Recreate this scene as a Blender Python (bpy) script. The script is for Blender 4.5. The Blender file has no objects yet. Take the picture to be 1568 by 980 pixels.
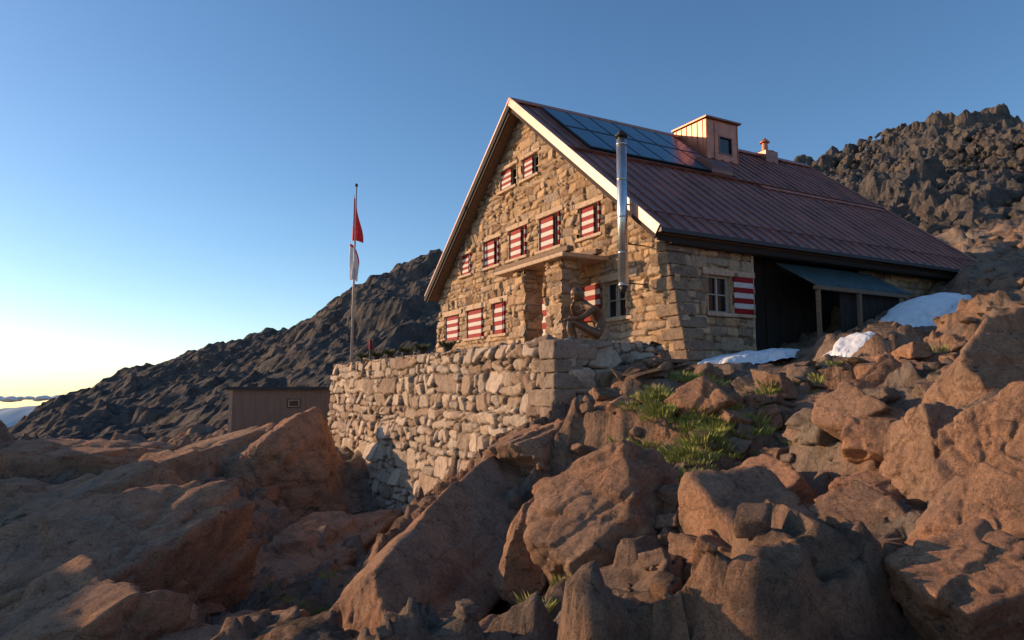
import bpy, bmesh, math, numpy as np
from mathutils import Vector, Matrix
scene=bpy.context.scene
# ------------------------------------------------------------------ noise
def hsh(ix,iy,seed=0,iz=0):
    ix=np.asarray(ix).astype(np.int64); iy=np.asarray(iy).astype(np.int64); iz=np.asarray(iz).astype(np.int64)
    n=(ix*374761393+iy*668265263+iz*1103515245+seed*974711+12345)&0xffffffff
    n=((n^(n>>13))*1274126177)&0xffffffff
    n=n^(n>>16)
    n=((n^(n>>15))*1103515245)&0xffffffff
    n=n^(n>>13)
    return n/4294967295.0
def vn2(x,y,seed=0):
    ix=np.floor(x);iy=np.floor(y);fx=x-ix;fy=y-iy
    fx=fx*fx*(3-2*fx);fy=fy*fy*(3-2*fy)
    a=hsh(ix,iy,seed);b=hsh(ix+1,iy,seed);c=hsh(ix,iy+1,seed);d=hsh(ix+1,iy+1,seed)
    return (a*(1-fx)+b*fx)*(1-fy)+(c*(1-fx)+d*fx)*fy
def fbm2(x,y,seed=0,o=4):
    s=0;a=.5;t=0
    for i in range(o):
        s=s+a*(vn2(x,y,seed+i)-.5)*2;t+=a;a*=.5;x=x*2.03+7.1;y=y*2.03+3.7
    return s/t
def vn3(p,seed=0):
    i=np.floor(p);f=p-i;f=f*f*(3-2*f);r=0
    for dx in (0,1):
        for dy in (0,1):
            for dz in (0,1):
                w=(f[:,0] if dx else 1-f[:,0])*(f[:,1] if dy else 1-f[:,1])*(f[:,2] if dz else 1-f[:,2])
                r=r+w*hsh(i[:,0]+dx,i[:,1]+dy,seed,i[:,2]+dz)
    return r
def fbm3(p,seed=0,o=4):
    s=0;a=.5;t=0
    for k in range(o):
        s=s+a*(vn3(p,seed+k)-.5)*2;t+=a;a*=.5;p=p*2.03+5.3
    return s/t
def blk(x,y,c,seed,tilt=.5,var=.5,asp=1.6,ang=1.1,bw=.10,p=3.0,groove=.05):
    ca,sa=math.cos(ang),math.sin(ang);X=(x*ca+y*sa)/(c*asp);Y=(-x*sa+y*ca)/c
    gx=np.floor(X);gy=np.floor(Y);f1=np.full(np.shape(x),9.);f2=f1.copy();v1=f1*0;v2=f1*0
    for i in (-1,0,1):
        for j in (-1,0,1):
            cx=gx+i;cy=gy+j
            dx=X-(cx+.1+.8*hsh(cx,cy,seed));dy=Y-(cy+.1+.8*hsh(cx,cy,seed+1))
            d=(np.abs(dx)**p+np.abs(dy)**p)**(1/p)
            v=c*(var*hsh(cx,cy,seed+2)+dx*asp*(hsh(cx,cy,seed+3)-.5)*2*tilt+dy*(hsh(cx,cy,seed+4)-.5)*2*tilt)
            nw=d<f1;sc=(~nw)&(d<f2)
            v2=np.where(nw,v1,np.where(sc,v,v2));f2=np.where(nw,f1,np.where(sc,d,f2))
            v1=np.where(nw,v,v1);f1=np.where(nw,d,f1)
    e=np.clip((f2-f1)/bw,0,1);e=e*e*(3-2*e);w=.5*(1-e)
    return v1*(1-w)+v2*w-groove*c*(1-e)
def cell3(P,seed,tilt=.7):
    g=np.floor(P);f1=np.full(len(P),9.);f2=f1.copy();v1=f1*0;v2=f1*0
    for i in (-1,0,1):
        for j in (-1,0,1):
            for k in (-1,0,1):
                a=g[:,0]+i;b_=g[:,1]+j;c_=g[:,2]+k
                dx=P[:,0]-a-.1-.8*hsh(a,b_,seed,c_);dy=P[:,1]-b_-.1-.8*hsh(a,b_,seed+1,c_);dz=P[:,2]-c_-.1-.8*hsh(a,b_,seed+2,c_)
                d=(np.abs(dx)**3+np.abs(dy)**3+np.abs(dz)**3)**(1/3)
                v=hsh(a,b_,seed+3,c_)-.5+tilt*(dx*(hsh(a,b_,seed+4,c_)-.5)+dy*(hsh(a,b_,seed+5,c_)-.5)+dz*(hsh(a,b_,seed+6,c_)-.5))*2
                nw=d<f1;sc=(~nw)&(d<f2)
                v2=np.where(nw,v1,np.where(sc,v,v2));f2=np.where(nw,f1,np.where(sc,d,f2))
                v1=np.where(nw,v,v1);f1=np.where(nw,d,f1)
    e=np.clip((f2-f1)/.10,0,1);e=e*e*(3-2*e);w=.5*(1-e)
    return v1*(1-w)+v2*w,1-e
# ------------------------------------------------------------------ mesh helpers
def mk(name,V,F,mats,smooth=False,parent=None,midx=None):
    me=bpy.data.meshes.new(name)
    V=np.asarray(V,dtype=np.float32)
    if isinstance(F,np.ndarray):
        n=F.shape[1];me.vertices.add(len(V));me.vertices.foreach_set('co',V.ravel())
        me.loops.add(F.size);me.loops.foreach_set('vertex_index',F.astype(np.int32).ravel())
        me.polygons.add(len(F));me.polygons.foreach_set('loop_start',(np.arange(len(F))*n).astype(np.int32))
        me.polygons.foreach_set('loop_total',np.full(len(F),n,dtype=np.int32))
        me.update(calc_edges=True);me.validate()
    else:
        me.from_pydata([tuple(map(float,v)) for v in V],[],F);me.update()
    for m in (mats if isinstance(mats,(list,tuple)) else [mats]): me.materials.append(m)
    if midx is not None: me.polygons.foreach_set('material_index',np.asarray(midx,dtype=np.int32))
    me.polygons.foreach_set('use_smooth',np.full(len(me.polygons),smooth))
    me.update()
    ob=bpy.data.objects.new(name,me);scene.collection.objects.link(ob)
    if parent: ob.parent=parent
    return ob
def empty(name,loc=(0,0,0),rz=0):
    e=bpy.data.objects.new(name,None);e.location=loc;e.rotation_euler=(0,0,rz);e.empty_display_size=.3
    scene.collection.objects.link(e);return e
class B:
    def __init__(s): s.V=[];s.F=[];s.M=[]
    def add(s,vs,fs,m=0):
        o=len(s.V);s.V+= [tuple(v) for v in vs];s.F+=[tuple(i+o for i in f) for f in fs];s.M+=[m]*len(fs)
    def box(s,a,b,m=0):
        x0,y0,z0=[min(a[i],b[i]) for i in range(3)];x1,y1,z1=[max(a[i],b[i]) for i in range(3)]
        s.add([(x0,y0,z0),(x1,y0,z0),(x1,y1,z0),(x0,y1,z0),(x0,y0,z1),(x1,y0,z1),(x1,y1,z1),(x0,y1,z1)],
              [(0,3,2,1),(4,5,6,7),(0,1,5,4),(1,2,6,5),(2,3,7,6),(3,0,4,7)],m)
    def obox(s,c,size,rot,m=0):
        h=[x/2 for x in size];vs=[]
        for z in (-1,1):
            for (x,y) in ((-1,-1),(1,-1),(1,1),(-1,1)):
                vs.append(Vector(c)+rot@Vector((x*h[0],y*h[1],z*h[2])))
        s.add(vs,[(0,3,2,1),(4,5,6,7),(0,1,5,4),(1,2,6,5),(2,3,7,6),(3,0,4,7)],m)
    def tube(s,p,q,r0,r1=None,n=20,m=0,caps=True):
        r1=r0 if r1 is None else r1;p=Vector(p);q=Vector(q);d=(q-p).normalized();a=d.orthogonal().normalized();b=d.cross(a)
        vs=[];
        for (c,r) in ((p,r0),(q,r1)):
            for i in range(n):
                t=2*math.pi*i/n;vs.append(c+a*math.cos(t)*r+b*math.sin(t)*r)
        fs=[(i,(i+1)%n,n+(i+1)%n,n+i) for i in range(n)]
        if caps: fs+=[tuple(range(n))[::-1],tuple(range(n,2*n))]
        s.add(vs,fs,m)
    def obj(s,name,mats,parent=None,bevel=0,smooth=False):
        o=mk(name,s.V,s.F,mats,smooth,parent,s.M)
        if bevel:
            md=o.modifiers.new('bev','BEVEL');md.width=bevel;md.segments=2;md.limit_method='ANGLE'
        return o
# ------------------------------------------------------------------ materials
class NT:
    def __init__(s,name):
        s.m=bpy.data.materials.new(name);s.m.use_nodes=True;s.t=s.m.node_tree;s.b=s.t.nodes['Principled BSDF']
        s.tc=s.n('ShaderNodeTexCoord')
    def n(s,k,**kw):
        x=s.t.nodes.new(k)
        for a,v in kw.items(): setattr(x,a,v)
        return x
    def l(s,a,b): s.t.links.new(a,b)
    def noise(s,scale,detail=8,rough=.6,dist=0,vec=None):
        x=s.n('ShaderNodeTexNoise');x.inputs['Scale'].default_value=scale;x.inputs['Detail'].default_value=detail
        x.inputs['Roughness'].default_value=rough;x.inputs['Distortion'].default_value=dist
        s.l(vec or s.tc.outputs['Object'],x.inputs['Vector']);return x.outputs['Fac']
    def ramp(s,fac,stops):
        x=s.n('ShaderNodeValToRGB');e=x.color_ramp.elements
        while len(e)<len(stops): e.new(.5)
        for i,(p,c) in enumerate(stops):
            e[i].position=p;e[i].color=(*c,1) if len(c)==3 else c
        s.l(fac,x.inputs['Fac']);return x.outputs['Color']
    def mix(s,fac,a,b,mode='MIX'):
        x=s.n('ShaderNodeMix',data_type='RGBA',blend_type=mode)
        for k,v in ((0,fac),(6,a),(7,b)):
            if hasattr(v,'links'): s.l(v,x.inputs[k])
            elif k==0: x.inputs[0].default_value=v
            else: x.inputs[k].default_value=(*v,1)
        return x.outputs[2]
    def math(s,op,a,b=0):
        x=s.n('ShaderNodeMath',operation=op)
        for i,v in enumerate((a,b)):
            if hasattr(v,'links'): s.l(v,x.inputs[i])
            else: x.inputs[i].default_value=v
        return x.outputs[0]
    def bump(s,h,strength,dist,prev=None):
        x=s.n('ShaderNodeBump');x.inputs['Strength'].default_value=strength;x.inputs['Distance'].default_value=dist
        s.l(h,x.inputs['Height'])
        if prev: s.l(prev,x.inputs['Normal'])
        return x.outputs['Normal']
    def col(s,c):
        if hasattr(c,'links'): s.l(c,s.b.inputs['Base Color'])
        else: s.b.inputs['Base Color'].default_value=(*c,1)
    def fin(s,rough=.8,metal=0,normal=None):
        s.b.inputs['Roughness'].default_value=rough;s.b.inputs['Metallic'].default_value=metal
        s.b.inputs['Specular IOR Level'].default_value=.2
        if normal: s.l(normal,s.b.inputs['Normal'])
        return s.m
def rockmat(name,warm,grey,dark,k=1.0,warmbias=.5,crack=1.0,bmp=1.0,soil=0):
    t=NT(name)
    big=t.noise(.35*k,5,.6,.5);mid=t.noise(2.2*k,10,.65,.3);fine=t.noise(22*k,8,.75);sp=t.noise(90*k,3,.8)
    c=t.mix(t.ramp(big,[(warmbias-.10,(0,0,0)),(warmbias+.10,(1,1,1))]),warm,grey)
    c=t.mix(t.ramp(mid,[(.34,(1,1,1)),(.54,(0,0,0))]),c,dark)
    c=t.mix(.8,c,t.ramp(fine,[(.32,(.48,.48,.48)),(.58,(1.0,1.0,1.0))]),'MULTIPLY')
    c=t.mix(.6,c,t.ramp(sp,[(.38,(.4,.4,.4)),(.54,(1,1,1))]),'MULTIPLY')
    lic=t.ramp(t.noise(5*k,6,.75,.8),[(.59,(0,0,0)),(.64,(1,1,1))])
    c=t.mix(t.math('MULTIPLY',lic,.6),c,(.055,.046,.04))
    li2=t.ramp(t.noise(7.3*k,5,.8,1.2),[(.63,(0,0,0)),(.67,(1,1,1))])
    c=t.mix(t.math('MULTIPLY',li2,.5),c,(.46,.40,.31))
    mp=t.n('ShaderNodeVectorMath',operation='MULTIPLY_ADD');
    nz=t.n('ShaderNodeTexNoise');nz.inputs['Scale'].default_value=1.1*k;nz.inputs['Detail'].default_value=8;nz.inputs['Roughness'].default_value=.65
    t.l(t.tc.outputs['Object'],nz.inputs['Vector']);t.l(nz.outputs['Color'],mp.inputs[0]);mp.inputs[1].default_value=(.5/k,.5/k,.5/k)
    sc=t.n('ShaderNodeMapping');sc.inputs['Scale'].default_value=(1.0,.45,1.3);sc.inputs['Rotation'].default_value=(.5,.3,.6)
    t.l(t.tc.outputs['Object'],sc.inputs[0]);t.l(sc.outputs[0],mp.inputs[2])
    vo=t.n('ShaderNodeTexVoronoi',feature='DISTANCE_TO_EDGE');vo.inputs['Scale'].default_value=1.0*k;t.l(mp.outputs[0],vo.inputs['Vector'])
    cr=t.ramp(vo.outputs['Distance'],[(0,(0,0,0)),(.012,(1,1,1))])
    c=t.mix(.5*crack,c,cr,'MULTIPLY')
    if soil:
        g=t.n('ShaderNodeNewGeometry');sx=t.n('ShaderNodeSeparateXYZ');t.l(g.outputs['True Normal'],sx.inputs[0])
        up=t.ramp(sx.outputs[2],[(.78,(0,0,0)),(.92,(1,1,1))]);ns_=t.ramp(t.noise(1.1,6,.7,.4),[(.44,(0,0,0)),(.52,(1,1,1))])
        sc_=t.ramp(t.noise(14,6,.7),[(.35,(.05,.035,.025)),(.55,(.12,.085,.05)),(.7,(.11,.10,.035))])
        c=t.mix(t.math('MULTIPLY',t.math('MULTIPLY',up,ns_),soil),c,sc_)
    t.col(c)
    nm=t.bump(cr,.45*crack,.05/k)
    nm=t.bump(mid,.9*bmp,.24/k,nm);nm=t.bump(fine,1.0*bmp,.055/k,nm);nm=t.bump(sp,.5,.01/k,nm)
    return t.fin(.95,0,nm)
M_rock=rockmat('granite_rock',(.56,.32,.195),(.40,.31,.24),(.24,.165,.12),1,.51,.5,1,.9)
M_boul=rockmat('granite_boulder',(.72,.385,.225),(.52,.37,.265),(.40,.24,.16),1,.56,.7,1)
M_mtn=rockmat('mountain_rock',(.24,.185,.15),(.175,.155,.14),(.085,.077,.072),.35,.5,.5)
def wallmat(name,stops,mortar,mortk):
    t=NT(name);a=t.n('ShaderNodeAttribute',attribute_name='scol')
    sep=t.n('ShaderNodeSeparateColor');t.l(a.outputs['Color'],sep.inputs[0])
    c=t.ramp(sep.outputs[0],stops)
    f=t.noise(9,8,.7);sp=t.noise(70,3,.8);g=t.noise(1.2,5,.6)
    c=t.mix(.75,c,t.ramp(f,[(.3,(.45,.45,.45)),(.58,(1,1,1))]),'MULTIPLY')
    c=t.mix(.55,c,t.ramp(sp,[(.35,(.42,.42,.42)),(.56,(1,1,1))]),'MULTIPLY')
    c=t.mix(.4,c,t.ramp(g,[(.35,(.6,.56,.52)),(.58,(1,1,1))]),'MULTIPLY')
    c=t.mix(t.math('MULTIPLY',sep.outputs[1],mortk),c,mortar);t.col(c)
    nm=t.bump(f,.9,.045);nm=t.bump(sp,.5,.01,nm)
    return t.fin(.95,0,nm)
M_gable=wallmat('squared_rubble',[(0,(.30,.195,.13)),(.2,(.58,.38,.225)),(.5,(.74,.49,.285)),(.7,(.44,.34,.26)),(.85,(.78,.56,.36)),(1,(.36,.245,.165))],(.13,.09,.065),.85)
M_terr=wallmat('dry_stone',[(0,(.38,.26,.185)),(.3,(.58,.43,.31)),(.6,(.74,.58,.44)),(.8,(.48,.38,.30)),(1,(.80,.65,.50))],(.05,.038,.03),.92)
def simple(name,c,rough=.6,metal=0,var=.25,scale=6,bump=.0,stretch=None,spec=.5):
    t=NT(name);vec=None
    if stretch:
        mp=t.n('ShaderNodeMapping');mp.inputs['Scale'].default_value=stretch;t.l(t.tc.outputs['Object'],mp.inputs[0]);vec=mp.outputs[0]
    f=t.noise(scale,8,.65,0,vec)
    cc=t.mix(1,c,t.ramp(f,[(.3,(1-var,)*3),(.7,(1+var*.3,)*3)]),'MULTIPLY');t.col(cc)
    nm=t.bump(f,bump,.02) if bump else None
    rr=t.n('ShaderNodeMapRange');rr.inputs[3].default_value=max(.05,rough-.12);rr.inputs[4].default_value=min(1,rough+.12);t.l(f,rr.inputs[0]);
    m=t.fin(rough,metal,nm);t.b.inputs['Specular IOR Level'].default_value=spec;t.l(rr.outputs[0],t.b.inputs['Roughness']);return m
M_roof=simple('aged_copper',(.40,.16,.12),.42,.45,.5,1.5,.15,(1,.25,1))
M_cop=simple('bright_copper',(.58,.20,.11),.38,.35,.45,2.5,.1)
M_verge=simple('polished_copper_verge',(.48,.27,.215),.42,.25,.4,2.5,.1)
M_copd=simple('brown_copper',(.28,.11,.07),.4,.5,.4,3,.1)
M_wood=simple('weathered_wood',(.24,.15,.09),.8,0,.5,5,.4,(1,1,6))
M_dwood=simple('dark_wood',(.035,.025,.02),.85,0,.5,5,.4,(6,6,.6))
M_lint=simple('dressed_granite',(.60,.42,.28),.85,0,.45,9,.6)
M_red=simple('red_paint',(.32,.008,.014),.65,0,.35,8,.15,(1,1,5),.2)
M_white=simple('white_paint',(.66,.60,.56),.6,0,.3,8,.15,(1,1,5),.2)
M_steel=simple('stainless_steel',(.62,.62,.63),.3,.85,.2,5)
M_dark=simple('dark_metal',(.04,.035,.035),.5,.3,.3,4)
M_glass=simple('window_glass',(.012,.014,.017),.08,0,.1,2)
M_solar=simple('solar_glass',(.012,.085,.15),.16,0,.35,1.2)
M_frame=simple('panel_frame',(.02,.022,.025),.5,.3,.2,4)
M_teal=simple('teal_sheet',(.12,.18,.19),.4,.5,.4,3)
M_snow=simple('snow',(.82,.83,.86),.6,0,.14,6,.6)
M_shed=simple('brown_cladding',(.27,.18,.13),.75,0,.25,2,.1,(4,4,.5))
M_bronze=simple('bronze',(.20,.11,.06),.45,.3,.5,14,.4)
M_flagr=simple('red_cloth',(.68,.02,.02),.8,0,.2,4)
M_flagw=simple('white_cloth',(.80,.74,.72),.8,0,.15,4)
M_grass=simple('alpine_grass',(.34,.36,.08),.8,0,.6,3)
M_paving=simple('paving',(.24,.20,.17),.9,0,.4,4,.5)
M_haze=simple('haze_tinted_slope',(.36,.48,.56),1,0,.1,.0006)  # aerial haze painted in as the pale blue base colour
M_cloud=simple('cloud',(.85,.80,.80),1,0,.05,.001)
# ------------------------------------------------------------------ house frame
P0=(3.74,17.0);AZ=math.radians(28.9);SA,CA=math.sin(AZ),math.cos(AZ)
def W(s,t): return (P0[0]+CA*s-SA*t,P0[1]+SA*s+CA*t)
def loc(x,y):
    dx=x-P0[0];dy=y-P0[1];return dx*CA+dy*SA,-dx*SA+dy*CA
# ------------------------------------------------------------------ terrain
CP=np.array([(0,0,-1.75),(0,3,-2.1),(-1,4.5,-2.5),(1.9,4.4,-1.75),(2.7,3.9,-1.6),(3.6,5,-1.1),(6,3,-.2),(2.9,7,-1.4),(3.6,9.5,-1.0),(4.2,12.5,-.3),
(4.5,15.8,.5),(2.7,13.5,-.1),(1.6,10.5,-.95),(.9,13.3,-.75),(.9,8,-1.85),(-.67,16.5,-1.7),(-3.63,21.8,-4.6),(-7.15,28.5,-3.2),(-4,16,-4.7),(-2.6,12,-4.0),
(-.5,7.2,-2.75),(-1.9,9.5,-3.6),(.25,9.8,-2.2),(-9,26,-1.9),(-5.5,21,-4.3),(-5.2,11,-3.5),(-2.8,7,-3.3),(-9.8,14,-3.6),(-15.5,25,-2.8),(-8,20,-3.3),(-21,30,-2.7),(-40,50,-11),(-60,60,-22),(-10.5,34,-2.0),
(-15,38,-3.2),(-5,45,0),(10,45,5.5),(25,45,8.5),(16,22.8,3.4),(9.7,17,1.35),(8.3,12,.7),(4.6,8,-.55),(11,14,1.8),(6.5,17.9,.7),(10.9,20.3,2.3),(14.4,22.3,3.1),
(7.3,15.3,1.0),(10.9,19.0,2.3),(12.5,17,2.1),(18,24,4.2),(22,18,4.8),(15,8,2.6),(10,3,1.0),(30,30,8.0),(5.2,6,-.4),(6.2,9,.25),(-14,4,-5),(20,-5,2),(0,-20,-4),(-8,6,-5),(-3,2,-3.4),(6.2,14,.25),
(40,40,12),(-20,50,-3),(50,10,10),(-14,19,-3.6),(.5,19,-.8),(-4,26,-1),(-24,21,2.4),(-27,14,2.2),(-31,25,2.6),(-24,8,.2),(-45,20,-2)],float)  # includes an unseen ridge off left, raised to shade the lower-left foreground
def rbf_fit(C):
    d=np.sqrt(((C[:,None,:2]-C[None,:,:2])**2).sum(-1)+.5);n=len(C)
    A=np.zeros((n+3,n+3));A[:n,:n]=d;A[:n,n]=1;A[:n,n+1:]=C[:,:2];A[n,:n]=1;A[n+1:,:n]=C[:,:2].T
    return np.linalg.solve(A,np.r_[C[:,2],0,0,0])
RW=rbf_fit(CP)
def base(x,y):
    x=np.asarray(x,float);y=np.asarray(y,float);z=RW[-3]+RW[-2]*x+RW[-1]*y
    for i,c in enumerate(CP): z=z+RW[i]*np.sqrt((x-c[0])**2+(y-c[1])**2+.5)
    return z
SNOW=[(*W(1.9,-1.0),1.5,.6),(7.2,14.9,1.0,.5),(10.8,18.5,1.4,1.0),(5.3,15.6,1.0,.5)]
def T(x,y,clip=True):
    x=np.atleast_1d(np.asarray(x,float));y=np.atleast_1d(np.asarray(y,float))
    r=np.sqrt(x*x+y*y);z=base(np.clip(x,-80,80),np.clip(y,-60,70))
    wx=x+.30*fbm2(x*.8,y*.8,11,4);wy=y+.30*fbm2(x*.8,y*.8,21,4)
    n=.62*(blk(wx,wy,2.6,5,.34,.36,1.7,1.0,.07)-.28)+.75*(blk(wx,wy,1.05,15,.5,.55,1.5,.8,.08)-.26)+.95*(blk(wx,wy,.42,25,.55,.55,1.3,1.4,.14)-.09)+.05*fbm2(x*3,y*3,31,5)+.02*fbm2(x*11,y*11,36,3)
    s,t=loc(x,y)
    path=np.exp(-((x-(3.0+.13*(y-7)))**2)/.5)*((y>3)&(y<16.5))
    k=1-.45*path
    for (sx,sy,sr,_) in SNOW: k=k*(1-.8*np.exp(-((x-sx)**2+(y-sy)**2)/(sr*sr)))
    z=z+n*k
    f=np.clip((r-65)/60,0,1);f=f*f*(3-2*f);far=-30-.33*np.clip(r-60,0,1e9);far=np.maximum(far,-1000)+8*fbm2(x*.03,y*.03,41,4)*np.clip(r/200,0,3)
    z=z*(1-f)+far*f
    if clip:
        ins=(s>-3.7)&(s<.4)&(t>-1.0)&(t<15)
        z=np.where(ins,np.minimum(z,.3),z)
        inh=(s>.3)&(s<13.9)&(t>.6)&(t<13.6);z=np.where(inh,np.minimum(z,.3),z)
    return z
def axis(lo,hi,step,k,ratio,limit):
    a=[0.0]
    while a[-1]<hi:
        x=a[-1];d=max(step,k*x)
        if x>limit: d=x*(ratio-1)
        a.append(x+d)
    b=[0.0]
    while b[-1]<-lo:
        x=b[-1];d=max(step,k*x)
        if x>limit: d=x*(ratio-1)
        b.append(x+d)
    return np.array([-v for v in b[:0:-1]]+a)
def grid(xs,ys):
    X,Y=np.meshgrid(xs,ys);nx=len(xs);ny=len(ys)
    i=np.arange((ny-1)*nx).reshape(ny-1,nx)[:,:-1].ravel();F=np.stack([i,i+1,i+nx+1,i+nx],1);return X.ravel(),Y.ravel(),F
xs=axis(-14000,14000,.045,.009,1.09,40)
ya=axis(-1,14000,.045,.0085,1.09,60)
ys=np.concatenate([-(1.0*1.25**np.arange(1,43))[::-1],np.linspace(-1,1.5,14),ya[ya>1.55]])
X,Y,F=grid(xs,ys);Z=T(X,Y)
ground=mk('ground',np.stack([X,Y,Z],1),F,M_rock,True)
# ------------------------------------------------------------------ mountain
xr=np.array([-110,-80,-66,-60,-57,-48,-37.5,-28.4,-24,-20.2,-15,-9.5,0,15,30,38,43,47.3,51.5,56.7,66.8,80,140])
zr=np.array([-60,-34,-16,-8,-1,2,5.2,7.2,9.6,12.6,15.0,16.8,20,24,27,28.6,30.6,33.2,34.5,33.4,34.2,36,40])
xf=np.array([-110,-60,-40,-15,0,15,30,50,140]);zf=np.array([-60,-20,-10,-4,-.5,3.5,7.5,13,26])
mx=np.arange(-105,125,.30);my=np.concatenate([np.arange(36,96,.30),np.arange(96,140,1.0)])
X,Y,F=grid(mx,my)
R=np.interp(X,xr,zr);Ft=np.interp(X,xf,zf);v=(Y-40)/50
Z=np.minimum(Ft+(R-Ft)*v,R-(Y-90)*.7)
wx=X+1.2*fbm2(X*.25,Y*.25,3,5);wy=Y+1.2*fbm2(X*.25,Y*.25,4,5)
amp=np.clip((Y-34)/20,.3,1)
rt=np.clip((X-5)/30,0,1)
rib=1-np.abs(fbm2((X+Y*.7)*.10,(Y-X*.5)*.035,58,5))*2.6
lf=.5+.5*rt
Z=Z+amp*lf*(1.3*(rib-.4)+.40*(blk(wx,wy,9,50,.5,.5,2.6,.55)-2.2)+.60*(blk(wx,wy,3.2,51,.55,.6,2.0,.5)-.9)+.95*(blk(wx,wy,1.3,52,.6,.7,1.5,.9,.2)-.4)+.7*fbm2(X*.8,Y*.8,54,5)+.45*fbm2(X*2.2,Y*2.2,56,3))
mk('mountain',np.stack([X,Y,Z],1),F,M_mtn,False)
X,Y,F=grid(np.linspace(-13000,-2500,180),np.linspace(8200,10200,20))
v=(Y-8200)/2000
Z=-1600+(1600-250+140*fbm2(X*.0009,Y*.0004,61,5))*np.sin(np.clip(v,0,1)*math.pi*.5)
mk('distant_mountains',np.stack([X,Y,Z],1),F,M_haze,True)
# ------------------------------------------------------------------ rocks
def ico(sub):
    bm=bmesh.new();bmesh.ops.create_icosphere(bm,subdivisions=sub,radius=1);bm.verts.ensure_lookup_table()
    V=np.array([v.co[:] for v in bm.verts]);F=np.array([[v.index for v in f.verts] for f in bm.faces]);bm.free();return V/np.linalg.norm(V,axis=1)[:,None],F
ICO={k:ico(k) for k in (2,3,4,5,6)}
def rock(sub,seed,size,c,yaw=0,pitch=0,roll=0,rough=.05,planes=6,p=48,frac=.13,spread=.35):
    D,F=ICO[sub];r=np.random.default_rng(seed);sz=np.array(size,float)
    Q=np.linalg.qr(r.normal(size=(3,3))*spread+np.eye(3))[0]
    N=np.concatenate([Q,-Q,r.normal(size=(planes,3))]);N/=np.linalg.norm(N,axis=1)[:,None]
    h=np.r_[r.uniform(.60,.80,6),r.uniform(.70,1.0,planes)]
    q=np.maximum(D@N.T/h,0);q=np.concatenate([q,np.full((len(D),1),.84)],1)
    if sub<4: p=30
    rad_=(q**p).sum(1)**(-1/p)
    V=D*rad_[:,None];S=V*sz
    if sub>=3:
        off=seed*3.17;m=np.mean(sz);k=1/m
        nn=fbm3(S*k*1.7+off,seed,5);S=S*(1+rough*nn)[:,None]
        if sub>=4:
            wp=S*k*np.array([.9,1.5,1.9])+off+.26*np.stack([fbm3(S*k*2+off,seed+9,4),fbm3(S*k*2+off+31,seed+10,4),fbm3(S*k*2+off+57,seed+11,4)],1)
            cv,ce=cell3(wp,seed);S=S*(1+frac*cv-.035*ce)[:,None]
        if sub>=6:
            cv,ce=cell3(wp*2.9,seed+40);gr=0
            for j in range(4):
                n_=r.normal(size=3)*np.array([.25,1,1]);n_/=np.linalg.norm(n_);cc=r.uniform(-.5,.5)*np.min(sz)
                dd=(S@n_-cc+.10*m*fbm3(S*k*1.5+j*9+off,seed+60+j,4))/(.030*m);gr=gr+np.exp(-dd*dd)*(.4+.6*(fbm3(S*k*1.2+j*5,seed+80,2)>-.1))
            S=S*(1+frac*.16*cv-.010*ce-.05*np.minimum(gr,1)+.020*fbm3(S*9+off,seed+3,4))[:,None]
    else: S=S*(1+.08*(r.random(len(S))-.5))[:,None]
    Rm=np.array((Matrix.Rotation(yaw,3,'Z')@Matrix.Rotation(pitch,3,'Y')@Matrix.Rotation(roll,3,'X')))
    return S@Rm.T+np.array(c),F
rad=math.radians
BL=[((-.75,9.9,-2.35),(4.6,.95,1.15),73,-13,24),((1.05,7.5,-1.42),(1.05,.75,.8),20,-12,10),((1.84,6.2,-1.5),(.42,.36,.34),40,0,0),
((1.75,7.4,-1.25),(.6,.42,.34),10,5,0),((.5,12.2,-1.3),(1.2,.85,.8),50,10,0),((.2,8.2,-1.75),(.38,.4,.75),0,20,0),((2.8,4.35,-1.35),(.65,.5,.5),10,0,20),
((3.3,5.1,-1.05),(.68,.55,.55),60,10,0),((4.0,5.8,-.62),(.75,.5,.68),30,0,0),((3.95,6.7,-.75),(.6,.55,.7),80,20,0),((4.9,7.2,-.1),(.7,.6,.9),10,0,15),
((3.5,6.9,-1.1),(.5,.4,.38),0,0,0),((2.0,4.5,-1.65),(.75,.5,.36),15,0,0),((.95,5.1,-1.85),(.5,.4,.36),70,0,0),((1.75,5.25,-1.6),(.4,.36,.3),20,0,0),
((-.3,6.2,-2.5),(1.1,.5,.35),60,-10,0),((-9.8,22,-3.0),(3.6,1.8,1.8),25,-14,15),((-6.9,22.5,-2.8),(2.2,1.5,2.2),40,-16,0),((-7.5,13,-3.8),(3.3,1.8,2.0),35,-16,20),
((-9.6,17.5,-3.6),(3.3,1.7,1.8),30,-14,15),((-4.9,18.6,-4.7),(3.0,1.2,1.5),60,-18,0),((-6.2,10,-3.9),(2.4,1.5,1.4),25,-12,10),((-3.9,9.8,-3.9),(1.5,1.2,.9),50,-8,0),
((-14.5,24,-3.0),(3.2,2,1.6),20,-8,0),((-12,18.5,-3.9),(2.3,1.7,1.6),10,-5,0),((5.6,10.6,-.1),(.75,.6,.55),20,0,0),((6.2,11.8,.2),(.8,.6,.45),60,0,10),
((4.5,10.4,-.75),(.65,.5,.45),40,0,0),((2.5,10.8,-.8),(.55,.45,.4),70,0,0),((1.7,11.9,-.65),(.65,.55,.45),0,0,0),((3.4,12.0,-.35),(.6,.45,.35),30,0,0),((5.3,8.6,-.15),(.7,.55,.6),0,10,0),
((-2.2,13.3,-4.0),(1.7,1.0,1.1),60,-15,0),((2.5,5.6,-1.65),(.34,.3,.24),0,0,0),((4.9,5.6,-.4),(.6,.5,.68),20,0,0),((6.0,7.9,.3),(.7,.6,.7),40,0,0),((-1.9,6.9,-3.0),(1.2,.6,.5),65,-12,10)]
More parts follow.
